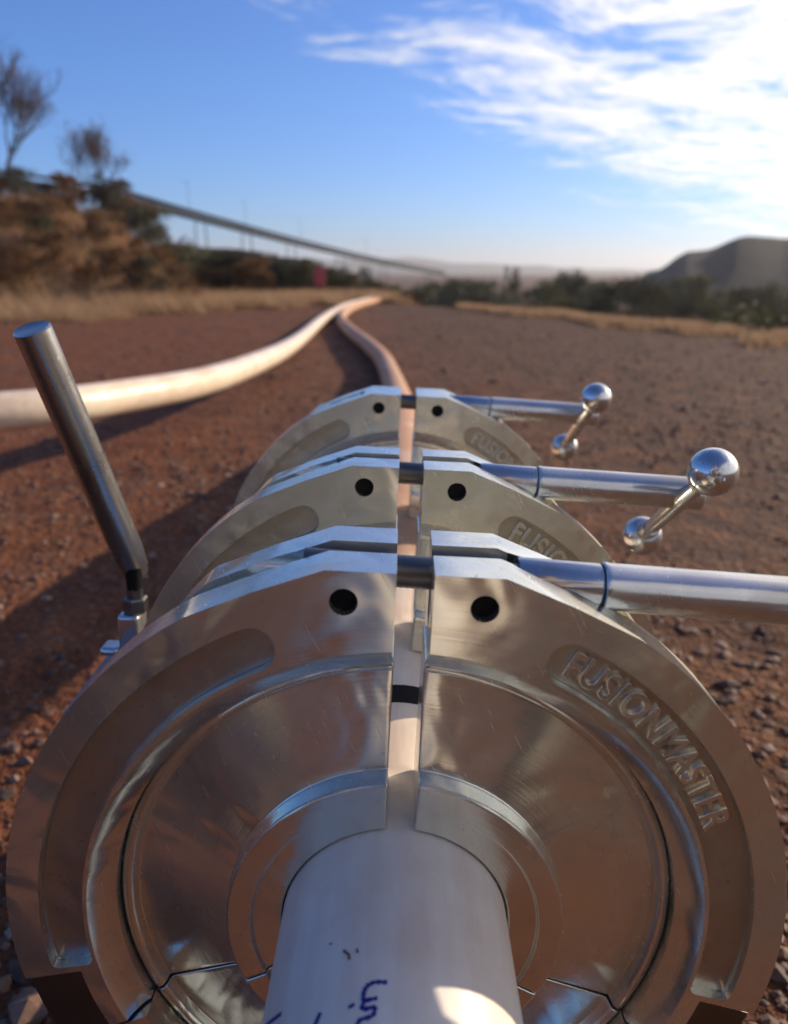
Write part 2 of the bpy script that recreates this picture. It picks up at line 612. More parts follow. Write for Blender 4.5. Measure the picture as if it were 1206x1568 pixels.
def ridge(name, label, prof, d0, depth, mat_, base, n=60, rough=0.05, seed=1, straight=False, lump=0.002):
    """a long hill: prof lists (azimuth deg, crest elevation deg) as seen from the site, d0 its distance"""
    V, F = [], []
    steps = [0.0, 0.12, 0.3, 0.5, 0.75, 1.0, 1.3, 1.7, 2.1]
    hs = [0.0, 0.16, 0.42, 0.66, 0.90, 1.0, 0.85, 0.45, 0.0]
    for i in range(n + 1):
        t = i / n
        a = prof[0][0] + (prof[-1][0] - prof[0][0]) * t
        for (p, q), (p2, q2) in zip(prof, prof[1:]):
            if p - 1e-6 <= a <= p2 + 1e-6:
                el = q + (q2 - q) * ((a - p) / (p2 - p) if straight else sst(p, p2, a))
                break
        top = 0.6 + d0 * math.tan(R(el)) + d0 * lump * (noise.noise(Vector((a * 0.5, seed, 0))) + 0.6 * noise.noise(Vector((a * 1.9, seed, 5))) + 0.2 * noise.noise(Vector((a * 5.0, seed, 9))))
        for s, h in zip(steps, hs):
            d = d0 + (s - 1.0) * depth
            jit = 1 + rough * (noise.noise(Vector((a * 0.5, s * 2, seed))) + 0.35 * noise.noise(Vector((a * 1.6, s * 3.5, seed + 7))))
            z = base + (top - base) * h * (jit if 0 < h < 1 else 1)
            V.append((d * math.sin(R(a)), d * math.cos(R(a)), z))
    m = len(steps)
    for i in range(n):
        for k in range(m - 1):
            F.append((i * m + k, (i + 1) * m + k, (i + 1) * m + k + 1, i * m + k + 1))
    o = mesh_obj(name, V, F, mat_, None, 60)
    tag(o, label, kind='structure')
    return o


ridge('far_hill', 'low pale scrub covered hills on the horizon', [(-70, 0.2), (-40, 1.0), (-20, 0.5), (-8, 0.75), (0, 0.87), (5, 0.50), (10, 0.32), (13, 0.16), (17, 0.1), (30, 0.4), (60, 0.8), (100, 0.2)], 1500, 350, M_HILL, -6, 160, 0.15, 3)
ridge('spoil_mound', 'dark brown spoil mound behind the left bank', [(-24, 0.6), (-19, 1.4), (-15.9, 1.6), (-12.4, 1.5), (-8.1, 0.9), (-5.4, 0.2), (-2, -0.6), (1, -1.6)], 62, 14, M_MOUND, -3.2, 100, 0.10, 5, False, 0.0012)
ridge('stockpile', 'dark grey stockpile rising at the right', [(12.5, -1.6), (15, -1.2), (17, 0.0), (19.2, 1.25), (20.0, 1.30), (22.6, 2.15), (24.9, 1.95), (27, 2.3), (31, 2.2), (38, 1.2), (45, -0.4), (50, -1.6)], 105, 30, M_STOCK, -3.4, 160, 0.05, 9, False, 0.0007)


# ------------------------------------------------------------------ the fusion machine
ROLL = R(2.8)
AX = Vector((-0.0035, 0.30, 0.295))            # axis at the face of the nearest clamp
machine = empty('pipe_fusion_machine', AX)
machine.rotation_euler = (0, ROLL, 0)
tag(machine, 'polished aluminium pipe fusion machine with three ring clamps around a white pipe', 'fusion machine')


def jaw_outline(s):
    pts = [(0.008, 0.185), (0.038, 0.185), (0.068, 0.1735), (0.097, 0.1605)]
    a0 = math.degrees(math.atan2(0.097, 0.1605))
    for i in range(1, 61):
        a = R(a0 + (103 - a0) * i / 60)
        pts.append((0.1875 * math.sin(a), 0.1875 * math.cos(a)))
    a = R(103)
    pts.append((0.1585 * math.sin(a), 0.1585 * math.cos(a)))
    for i in range(1, 13):
        a = R(103 + 13.6 * i / 12)
        pts.append((0.1585 * math.sin(a), 0.1585 * math.cos(a)))
    a1 = math.degrees(math.asin(0.008 / 0.138))
    for i in range(81):
        a = R(116.6 + (a1 - 116.6) * i / 80)
        pts.append((0.138 * math.sin(a), 0.138 * math.cos(a)))
    if s < 0:
        pts = [(-x, z) for x, z in reversed(pts)]
    return pts


def arc_slot(r0, r1, a0, a1, depth, s, n=70):
    """cutter for a kidney shaped channel with a round upper end and a softly dished floor"""
    rm, rh = (r0 + r1) / 2, (r1 - r0) / 2
    cross = [(-1.0, -0.004), (-1.0, 0.55), (-0.985, 0.80), (-0.90, 0.96), (-0.5, 1.0), (0.0, 1.01), (0.5, 1.0), (0.90, 0.96), (0.985, 0.80), (1.0, 0.55), (1.0, -0.004)]
    m = len(cross)
    V, F = [], []
    at = rh / rm
    angs = [R(a0) + at * (1 - math.cos(PI / 2 * k / 12)) for k in range(1, 13)]
    last = angs[-1]
    a9 = R(a1) - at
    angs += [last + (a9 - last) * k / n for k in range(1, n + 1)]
    angs += [R(a1) - at * (1 - math.cos(PI / 2 * k / 12)) for k in range(11, 0, -1)]
    for a in angs:
        q = min(1.0, (a - R(a0)) / at, (R(a1) - a) / at)
        wd = math.sqrt(max(0.0, 1 - (1 - q) ** 2)) if a < 1.2 else max(0.0, 1 - (1 - q) ** 6) ** (1 / 6)
        for u, v in cross:
            r = rm + rh * u * wd
            V.append((s * r * math.sin(a), v if v < 0 else v * depth, r * math.cos(a)))
    for i in range(len(angs) - 1):
        for k in range(m):
            l = (k + 1) % m
            F.append([i * m + k, i * m + l, (i + 1) * m + l, (i + 1) * m + k])
    F.append(list(range(m)))
    F.append([(len(angs) - 1) * m + k for k in reversed(range(m))])
    return V, F


JW = 0.059


def build_jaw(s, solid_top=False):
    V, F = extrude_poly(jaw_outline(s), 0, JW)
    me = bpy.data.meshes.new('clamp_jaw')
    me.from_pydata(V, [], F)
    bm = bmesh.new()
    bm.from_mesh(me)
    bmesh.ops.recalc_face_normals(bm, faces=bm.faces)
    bm.to_mesh(me)
    bm.free()
    o = bpy.data.objects.new('clamp_jaw', me)
    COL.objects.link(o)
    # bevelled lip of the bore
    cv, cf = lathe_data([(-0.002, 0.1), (-0.002, 0.1500), (0.0, 0.1490), (0.0022, 0.1478), (0.0050, 0.1455), (0.0078, 0.1420), (0.0100, 0.1376), (0.0100, 0.1)], 'Y', 180)
    n = 180
    # close the ring
    cf = cf + [[7 * n + i, 7 * n + (i + 1) % n, (i + 1) % n, i] for i in range(n)]
    cut(o, cv, cf)
    # kidney shaped channel
    cut(o, *arc_slot(0.1510, 0.1722, 21.5, 101.8, 0.0056, s))
    # groove round the rim between the two flanges
    if not solid_top:
        cv, cf = lathe_data([(0.024, 0.176), (0.024, 0.21), (0.0375, 0.21), (0.0375, 0.176)], 'Y', 180)
        cf = cf + [[3 * n + i, 3 * n + (i + 1) % n, (i + 1) % n, i] for i in range(n)]
        cut(o, cv, cf)
        bm = bmesh.new()
        box_bm(bm, min(0, s * 0.046), max(0, s * 0.046), 0.0239, 0.0376, 0.150, 0.22)
        me2 = bpy.data.meshes.new('c')
        bm.to_mesh(me2)
        bm.free()
        cut(o, [v.co for v in me2.vertices], [list(p.vertices) for p in me2.polygons])
    # the rear flange is a little smaller than the front one, except at the lug
    V, F = [], []
    ns = 50
    for i in range(ns + 1):
        a = R(27 + 78 * i / ns)
        r0 = 0.1885 - 0.0100 * sst(27, 46, math.degrees(a))
        for y, r in ((0.030 if not solid_top else 0.020, r0), (0.030 if not solid_top else 0.020, 0.215), (0.075, 0.215), (0.075, r0)):
            V.append((s * r * math.sin(a), y, r * math.cos(a)))
    for i in range(ns):
        for k in range(4):
            l = (k + 1) % 4
            F.append([i * 4 + k, i * 4 + l, i * 4 + 4 + l, i * 4 + 4 + k])
    F += [[0, 1, 2, 3], [ns * 4 + 3, ns * 4 + 2, ns * 4 + 1, ns * 4]]
    cut(o, V, F)
    # screw hole / sleeve seat
    if s > 0:
        cut(o, *lathe_data([(0.043, 0), (0.043, 0.0116), (0.2, 0.0116), (0.2, 0)], 'X', 40, (0, 0.0307, 0.174)))
    cut(o, *lathe_data([(-0.1, 0), (-0.1, 0.0082), (0.1, 0.0082), (0.1, 0)], 'X', 40, (0, 0.0307, 0.1741)))
    # pin hole
    cut(o, *lathe_data([(-0.01, 0), (-0.01, 0.0061), (0.016, 0.0061), (0.016, 0)], 'Y', 40, (s * 0.0298, 0, 0.171)))
    bevel_mod(o, 0.0013, 2, 40)
    smooth(o.data, 40)
    wn = o.modifiers.new('wn', 'WEIGHTED_NORMAL')
    wn.keep_sharp = False
    wn.weight = 80
    bake(o)
    me = o.data
    me.name = 'clamp_jaw'
    polar_uv(me)
    me.materials.clear()
    me.materials.append(M_JAW)
    me.materials.append(M_CAST)
    for p in me.polygons:                       # the floor of the channel was left as cast
        r = math.hypot(p.center.x, p.center.z)
        if 0.0045 < p.center.y < 0.0062 and 0.151 < r < 0.1722:
            p.material_index = 1
    COL.objects.unlink(o)
    bpy.data.objects.remove(o)
    return me


def ring_seg(prof, a0f, a1f, n):
    """part of a turned ring; a0f/a1f give start and end angle for a radius"""
    V, F = [], []
    m = len(prof)
    for i in range(n + 1):
        for y, r in prof:
            a0, a1 = a0f(r), a1f(r)
            a = a0 + (a1 - a0) * i / n
            V.append((r * math.sin(a), y, r * math.cos(a)))
    for i in range(n):
        for k in range(m):
            l = (k + 1) % m
            F.append((i * m + k, i * m + l, (i + 1) * m + l, (i + 1) * m + k))
    F.append(list(range(m)))
    F.append(list(reversed(range(n * m, (n + 1) * m))))
    return V, F


INS_PROF = [(0.052, 0.13785), (0.0170, 0.13785), (0.0150, 0.1364), (0.0142, 0.1345), (0.0145, 0.1328), (0.0165, 0.1312), (0.0207, 0.1302), (0.0125, 0.0850), (0.0121, 0.0830), (0.0121, 0.0822), (0.0012, 0.0822),
            (0.0002, 0.0812), (0.0002, 0.0700), (0.0030, 0.0692), (0.0030, 0.0565), (0.0040, 0.0552), (0.052, 0.0552)]


def build_insert(a0f, a1f, n):
    V, F = ring_seg(INS_PROF, a0f, a1f, n)
    me = bpy.data.meshes.new('pipe_insert')
    me.from_pydata(V, [], F)
    bm = bmesh.new()
    bm.from_mesh(me)
    bmesh.ops.recalc_face_normals(bm, faces=bm.faces)
    bm.to_mesh(me)
    bm.free()
    o = bpy.data.objects.new('i', me)
    COL.objects.link(o)
    bevel_mod(o, 0.0008, 2, 40)
    smooth(o.data, 40)
    wn = o.modifiers.new('wn', 'WEIGHTED_NORMAL')
    wn.weight = 80
    bake(o)
    me = o.data
    me.name = 'pipe_insert'
    polar_uv(me)
    me.materials.append(M_INS)
    bpy.data.objects.remove(o)
    return me


def text_mesh():
    cu = bpy.data.curves.new('lettering', 'FONT')
    cu.body = 'FUSIONMASTER'
    cu.size = 0.0180
    cu.extrude = 0.0008
    cu.offset = 0.00025
    cu.bevel_depth = 0.0003
    cu.align_x = 'LEFT'
    cu.space_character = 1.06
    o = bpy.data.objects.new('t', cu)
    COL.objects.link(o)
    dg = bpy.context.evaluated_depsgraph_get()
    dg.update()
    me = bpy.data.meshes.new_from_object(o.evaluated_get(dg))
    bpy.data.objects.remove(o)
    xs = [v.co.x for v in me.vertices]
    x0, x1 = min(xs), max(xs)
    A0, A1 = R(25.3), R(66.5)
    for v in me.vertices:
        t = (v.co.x - x0) / (x1 - x0)
        a = A0 + (A1 - A0) * t
        r = 0.1552 + v.co.y
        v.co = Vector((r * math.sin(a), 0.0056 - 0.0009 - v.co.z, r * math.cos(a)))
    me.name = 'lettering'
    polar_uv(me)
    me.materials.clear()
    me.materials.append(M_JAW)
    return me


def shared(name, me, parent, loc=(0, 0, 0)):
    o = bpy.data.objects.new(name, me)
    o.location = loc
    return link(o, parent)


JAW = {(1, False): build_jaw(1), (-1, False): build_jaw(-1), (1, True): build_jaw(1, True), (-1, True): build_jaw(-1, True)}
gap = 0.0070
INS = {1: build_insert(lambda r: math.asin(gap / r), lambda r: R(116.5), 90),
       -1: build_insert(lambda r: -math.asin(gap / r), lambda r: R(-116.5), 90),
       0: build_insert(lambda r: R(117.15), lambda r: R(242.85), 90)}
TXT = text_mesh()


def hole_shade_mesh():
    V, F = lathe_data([(0.0060, 0), (0.0060, 0.0058), (0.014, 0.0058), (0.014, 0)], 'Y', 28)
    me = bpy.data.meshes.new('hole_shade')
    me.from_pydata(V, [], F)
    me.materials.append(M_BLACK)  # black disc paints in the shade deep inside each hole
    return me


HOLE_SHADE = hole_shade_mesh()


def lower_jaw_mesh():
    """the saddle below: ring from 117 to 243 degrees with hinge cheeks and a foot"""
    bm = bmesh.new()

    def solid(pts, y0, y1):
        V, F = extrude_poly(pts, y0, y1)
        vs = [bm.verts.new(v) for v in V]
        for f in F:
            bm.faces.new([vs[i] for i in f])
    pts = []
    for i in range(61):
        a = R(117.1 + 125.8 * i / 60)
        pts.append((0.1580 * math.sin(a), 0.1580 * math.cos(a)))
    for i in range(61):
        a = R(242.9 - 125.8 * i / 60)
        pts.append((0.138 * math.sin(a), 0.138 * math.cos(a)))
    solid(pts, 0.0, 0.0588)
    for s in (1, -1):
        # cheek that carries the hinge down to the foot
        q = [(0.1600 * math.sin(R(130)), 0.1600 * math.cos(R(130))), (0.1850 * math.sin(R(130)), 0.1850 * math.cos(R(130))),
             (0.150, -0.190), (0.118, -0.190), (0.1600 * math.sin(R(142)), 0.1600 * math.cos(R(142)))]
        if s < 0:
            q = [(-x, z) for x, z in reversed(q)]
        solid(q, 0.008, 0.050)
    solid([(-0.15, -0.1555), (0.15, -0.1555), (0.15, -0.19), (-0.15, -0.19)], 0.004, 0.054)
    bmesh.ops.recalc_face_normals(bm, faces=bm.faces)
    me = bpy.data.meshes.new('lower_jaw')
    bm.to_mesh(me)
    bm.free()
    smooth(me, 30)
    polar_uv(me)
    me.materials.append(M_JAW)
    return me


LOW = lower_jaw_mesh()


def hinge_mesh(s):
    pts = []
    for i in range(13):
        a = R(104.0 + 30 * i / 12)
        pts.append((0.1870 * math.sin(a), 0.1870 * math.cos(a)))
    for i in range(13):
        a = R(134.0 - 30 * i / 12)
        pts.append((0.1605 * math.sin(a), 0.1605 * math.cos(a)))
    if s < 0:
        pts = [(-x, z) for x, z in reversed(pts)]
    V, F = extrude_poly(pts, 0.003, 0.0515)
    me = bpy.data.meshes.new('hinge_block')
    me.from_pydata(V, [], F)
    me.materials.append(M_ROD)
    return me


HINGE = {1: hinge_mesh(1), -1: hinge_mesh(-1)}

# clamping screw: thread, sleeve tube, cross bar with two ball ends
SCREW_Z = 0.174


def thread_prof(x0, x1, r, pitch=0.0025):
    pr = [(x0, 0), (x0, r), (-0.009, r)]
    x = -0.009
    while x < x1:
        pr += [(x, r - 0.00015), (x + pitch / 2, r)]
        x += pitch
    pr += [(x1 + pitch, r), (x1 + pitch, 0)]
    return pr


def screw_parts(END):
    d = {}
    V, F = lathe_data(thread_prof(-0.050, 0.050, 0.0076), 'X', 28)
    d['threaded_rod'] = (V, F, M_ROD)
    V, F = lathe_data([(0.047, 0), (0.047, 0.0100), (0.0482, 0.0106), (0.0840, 0.0106), (0.0850, 0.0100), (0.0850, 0)], 'X', 48)
    d['collar'] = (V, F, M_CHROME)
    V, F = lathe_data([(0.0856, 0), (0.0856, 0.0108), (0.0862, 0.0114), (0.0875, 0.0115), (0.0890, 0.0112), (END, 0.0112), (END + 0.0012, 0.0102), (END + 0.0012, 0)], 'X', 48)
    d['sleeve'] = (V, F, M_CHROME)
    out = {}
    for k, (V, F, m) in d.items():
        me = bpy.data.meshes.new(k)
        me.from_pydata([tuple(v) for v in V], [], F)
        smooth(me, 30)
        me.materials.append(m)
        out[k] = me
    return out


SPS = [screw_parts(0.245), screw_parts(0.197), screw_parts(0.197)]


def ball_prof(r, neck):
    pr = [(-neck - r, 0.0), (-neck - r, 0.0066), (-r * 0.82, 0.0072)]
    a0 = math.asin(min(1, 0.0072 / r))
    for i in range(1, 25):
        a = a0 + (PI - a0) * i / 24
        pr.append((-r * math.cos(a), max(0.0, r * math.sin(a))))
    pr[-1] = (r, 0.0)
    return pr


def bar_meshes():
    V, F = lathe_data([(-0.062, 0), (-0.062, 0.0048), (-0.02, 0.0060), (0.02, 0.0060), (0.062, 0.0048), (0.062, 0)], 'Z', 24)
    me = bpy.data.meshes.new('cross_bar')
    me.from_pydata([tuple(v) for v in V], [], F)
    smooth(me, 30)
    me.materials.append(M_CHROME)
    V, F = lathe_data(ball_prof(0.0150, 0.006), 'Z', 40)
    b = bpy.data.meshes.new('ball_end')
    b.from_pydata([tuple(v) for v in V], [], F)
    smooth(b, 30)
    b.materials.append(M_CHROME)
    return me, b


BAR, BALL = bar_meshes()

CLAMPS = [(0.0, False, 100), (0.181, False, 53.5), (0.483, True, 56)]    # distance along the axis, solid top, turn of the cross bar
for k, (cy, solid, turn) in enumerate(CLAMPS):
    SP = SPS[k]
    bx = 0.216 if k == 0 else 0.183
    for s in (-1, 1):
        j = shared('clamp_jaw', JAW[(s, solid)], machine, (0, cy, 0))
        shared('pipe_insert', INS[s], j)
        shared('hole_shade', HOLE_SHADE, j, (s * 0.0298, 0, 0.171))
        if s > 0:
            t = shared('lettering', TXT, j)
            t['label'] = 'raised lettering FUSIONMASTER in the channel of the jaw'
    lj = shared('lower_jaw', LOW, machine, (0, cy, 0))
    shared('pipe_insert', INS[0], lj)
    for s in (-1, 1):
        shared('hinge_block', HINGE[s], lj)
    sc = shared('clamp_screw', SP['threaded_rod'], machine, (0, cy + 0.0307, SCREW_Z))
    if k == 0:
        sc.rotation_euler = (0, R(1.6), 0)
    else:
        sc.rotation_euler = (0, R(1.2), 0)
    shared('collar', SP['collar'], sc)
    shared('sleeve', SP['sleeve'], sc)
    br = shared('cross_bar', BAR, sc, (bx, 0, -0.009))
    br.rotation_euler = (R(turn), 0, 0)
    if k == 0:
        br.rotation_euler = (R(-79), 0, 0)
    # the two ball ends are pieces of the same screw
    Rm = br.rotation_euler.to_matrix()
    for sg in (1, -1):
        b = shared('ball_end', BALL, sc)
        b.location = Vector((bx, 0, -0.009)) + Rm @ Vector((0, 0, 0.060 if sg > 0 else -0.070))
        b.rotation_euler = br.rotation_euler if sg > 0 else (br.rotation_euler[0] + PI, 0, 0)

# frame below: two guide rods, end plates with feet, hydraulic cylinder
for s in (-1, 1):
    lathe('guide_rod', [(-0.03, 0), (-0.03, 0.0125), (0.64, 0.0125), (0.64, 0)], M_CHROME, machine, 'Y', 32, (s * 0.105, 0, -0.222))
bm = bmesh.new()
box_bm(bm, -0.17, 0.17, -0.045, -0.020, -0.275, -0.196)
bevel_mod(bm_obj('end_plate', bm, M_FRAME, machine), 0.003)
bm = bmesh.new()
box_bm(bm, -0.17, 0.17, 0.63, 0.655, -0.275, -0.196)
bevel_mod(bm_obj('end_plate', bm, M_FRAME, machine), 0.003)
for s in (-1, 1):
    bm = bmesh.new()
    box_bm(bm, s * 0.155 - 0.022, s * 0.155 + 0.022, -0.06, 0.67, -0.300, -0.276)
    bevel_mod(bm_obj('skid', bm, M_FRAME, machine), 0.004)
for cy, _, _ in CLAMPS:
    for s in (-1, 1):
        bm = bmesh.new()
        box_bm(bm, s * 0.105 - 0.024, s * 0.105 + 0.024, cy + 0.006, cy + 0.052, -0.248, -0.1905)
        bevel_mod(bm_obj('rod_block', bm, M_FRAME, machine), 0.003)


# ------------------------------------------------------------------ lever on the left of the second clamp
def rel(p):                                     # camera-frame point -> machine local
    return Matrix.Rotation(-ROLL, 4, 'Y') @ (Vector(p) - AX)


top = rel((-0.2405, 0.512, 0.565))
bot = rel((-0.2135, 0.576, 0.3735))
axis = (top - bot).normalized()
L = (top - bot).length
lev = lathe('lever', [(-0.004, 0), (-0.004, 0.0092), (0.002, 0.0108), (0.02, 0.0122), (L - 0.0012, 0.0122), (L, 0.0112), (L - 0.0004, 0.0104), (L - 0.0005, 0)], M_LEVER, machine, 'Z', 48)
q = axis.to_track_quat('Z', 'Y')
lev.location = bot
lev.rotation_mode = 'QUATERNION'
lev.rotation_quaternion = q
base = rel((-0.2190, 0.5660, 0.3095))
zt = bot.z + 0.004
ftop = base.z + 0.0295
lathe('rubber_boot', [(ftop + 0.020, 0), (ftop + 0.020, 0.0060), (zt, 0.0072), (zt, 0)], M_BLACK, machine, 'Z', 24, (bot.x + 0.001, bot.y - 0.006, 0))
lathe('hexagon_nut', [(ftop, 0), (ftop, 0.0085), (ftop + 0.0015, 0.0098), (ftop + 0.0115, 0.0098), (ftop + 0.013, 0.0085), (ftop + 0.013, 0.0065), (ftop + 0.021, 0.0065), (ftop + 0.021, 0)], M_ROD, machine, 'Z', 6, (bot.x + 0.001, bot.y - 0.006, 0), sm=20)
# bracket: upright steel block with a flat tongue, standing on the carriage bracket
bm = bmesh.new()
box_bm(bm, base.x - 0.008, base.x + 0.009, base.y - 0.008, base.y + 0.014, base.z - 0.012, base.z + 0.030)
bevel_mod(bm_obj('lever_bracket', bm, M_CHROME, machine), 0.0025, 3)
bm = bmesh.new()
box_bm(bm, base.x - 0.024, base.x - 0.0082, base.y - 0.008, base.y + 0.010, base.z - 0.006, base.z + 0.001)
bevel_mod(bm_obj('lever_tongue', bm, M_CHROME, machine), 0.003, 3)
bm = bmesh.new()
pts = [(base.x - 0.024, base.z - 0.0125), (base.x + 0.020, base.z - 0.0125), (base.x + 0.034, base.z - 0.060), (-0.150, -0.150), (-0.200, -0.150), (-0.258, -0.110), (-0.250, -0.042)]
V, F = extrude_poly(pts, 0.185, 0.305)
vs = [bm.verts.new(v) for v in V]
for f in F:
    bm.faces.new([vs[i] for i in f])
bevel_mod(bm_obj('carriage_bracket', bm, M_FRAME, machine), 0.003)

# ------------------------------------------------------------------ pipes
RP = 0.0546
path = [(-0.0035, -3.0, 0.20), (-0.0035, -1.5, 0.285), (-0.0035, -0.4, 0.295), (-0.0035, 0.0, 0.295), (-0.0035, 0.3, 0.295), (-0.0035, 0.55, 0.295), (-0.0035, 0.86, 0.295), (-0.004, 1.3, 0.286), (-0.008, 2.0, 0.232),
        (-0.020, 2.9, 0.135), (-0.058, 4.0, 0.066), (-0.137, 5.1, 0.058), (-0.285, 6.18, 0.058), (-0.49, 7.47, 0.058), (-0.70, 9.05, 0.058), (-0.79, 10.3, 0.058), (-0.80, 12.2, 0.058), (-0.66, 14.4, 0.058), (-0.40, 16.3, 0.058), (-0.34, 18.5, 0.0), (-0.34, 21, -0.5), (-0.34, 24, -1.4)]
pp = catmull(path, 14)
V, F = sweep_data(pp, RP, 56)
pipe = mesh_obj('polyethylene_pipe', V, F, M_PIPE, None, 40)
tag(pipe, 'white plastic pipe clamped in the machine, running dusty brown along the dirt behind it', 'pipe')
path2 = [(-6.0, 1.6, 0.06), (-4.4, 1.55, 0.08), (-3.0, 1.58, 0.155), (-2.0, 1.78, 0.215), (-1.141, 2.172, 0.220), (-0.912, 2.588, 0.2035), (-0.785, 3.21, 0.176), (-0.76, 4.4, 0.135), (-0.80, 5.6, 0.095), (-0.865, 7.0, 0.066), (-0.935, 8.9, 0.06), (-0.955, 10.6, 0.06), (-0.935, 12.6, 0.06), (-0.80, 14.4, 0.06), (-0.55, 16.3, 0.06), (-0.48, 18.5, 0.0), (-0.48, 21, -0.5), (-0.48, 24, -1.4)]
V, F = sweep_data(catmull(path2, 12), RP, 40)
pipe2 = mesh_obj('polyethylene_pipe', V, F, M_PIPE2, None, 40)
tag(pipe2, 'long cream white pipe curving in from the left above the dirt', 'pipe')

# black band round the pipe between the first two clamps
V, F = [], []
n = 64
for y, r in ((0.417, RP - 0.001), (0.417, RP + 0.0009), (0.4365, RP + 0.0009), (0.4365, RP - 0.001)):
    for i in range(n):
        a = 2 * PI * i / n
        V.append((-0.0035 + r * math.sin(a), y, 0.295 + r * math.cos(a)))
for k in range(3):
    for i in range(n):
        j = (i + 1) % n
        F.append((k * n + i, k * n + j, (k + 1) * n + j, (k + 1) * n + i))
band_obj = mesh_obj('black_band', V, F, M_BLACK, pipe, 40)

# handwriting in blue marker, laid on the pipe's surface: strokes as (along, angle) on the pipe
STROKES = [[(0.2221, -1.7), (0.2224, -6.2), (0.2213, -9.2), (0.2187, -10.6), (0.2155, -10.2), (0.2157, -5.3)],
           [(0.2155, -10.2), (0.2121, -10.8), (0.2123, -5.9)],
           [(0.2123, -5.9), (0.2089, -7.0), (0.2076, -11.8), (0.204, -12.0), (0.2034, -6.5)],
           [(0.2135, -16.4), (0.2144, -14.1)],
           [(0.2255, -50.5), (0.2266, -55.1), (0.2283, -60.7), (0.2303, -66.9)],
           [(0.2149, -28.2), (0.2128, -29.1), (0.2108, -30.0), (0.209, -30.5)]]


def ribbon(strokes, width, V, F):
    for st in strokes:
        P = [Vector((y, R(a) * RP, 0)) for y, a in st]
        if len(P) > 2:
            P = catmull(P, 8)
        m = len(P)
        b0 = len(V)
        for i, p in enumerate(P):
            t = (P[min(i + 1, m - 1)] - P[max(i - 1, 0)]).normalized()
            s = Vector((-t.y, t.x, 0))
            wd = width * (0.82 + 0.25 * math.sin(i * 1.3)) * (0.7 if i in (0, m - 1) else 1)
            for sg, up in ((-1, -0.0003), (-0.8, 0.00035), (0.8, 0.00035), (1, -0.0003)):
                qv = p + s * (wd * sg)
                a = qv.y / RP
                r = RP + up
                V.append((-0.0035 + r * math.sin(a), qv.x, 0.295 + r * math.cos(a)))
        for i in range(m - 1):
            for k in range(3):
                F.append((b0 + i * 4 + k, b0 + i * 4 + k + 1, b0 + (i + 1) * 4 + k + 1, b0 + (i + 1) * 4 + k))


V, F = [], []
ribbon(STROKES, 0.0010, V, F)
hw = mesh_obj('handwriting', V, F, M_INK, pipe, 40)
hw['label'] = 'blue marker handwriting ending in the letters in'
V, F = [], []
ribbon([[(0.2392, -20.4), (0.2378, -19.2), (0.2364, -18.0), (0.2340, -17.6)], [(0.2385, -14.5), (0.2365, -14.2)], [(0.2450, -27.0), (0.2440, -26.6)]], 0.0006, V, F)
mesh_obj('mud_smear', V, F, M_MUD, pipe, 40)


# ------------------------------------------------------------------ the unseen person taking the picture, added and dressed for reflections in the clamps
def cloth(name, col, rough=0.85):
    m, t, b = mat(name)
    tc = t.node('ShaderNodeTexCoord').outputs['Object']
    n = t.noise(tc, 9.0, 4, 0.6)
    c = t.mix(n, [v * 0.6 for v in col], [v * 1.4 for v in col])
    t.l.new(c, b.inputs['Base Color'])
    b.inputs['Roughness'].default_value = rough
    bp = t.node('ShaderNodeBump', inp={'Strength': 0.5, 'Distance': 0.02, 'Height': n})
    t.l.new(bp.outputs[0], b.inputs['Normal'])
    return m


M_SHIRT = cloth('grey_work_shirt', (0.40, 0.385, 0.35))
M_TROUSER = cloth('khaki_work_trousers', (0.17, 0.155, 0.125))
M_BOOT = cloth('brown_work_boots', (0.06, 0.035, 0.02), 0.6)
M_SKIN = cloth('skin', (0.42, 0.24, 0.16), 0.55)
M_HAIR = cloth('dark_hair', (0.02, 0.014, 0.010), 0.6)


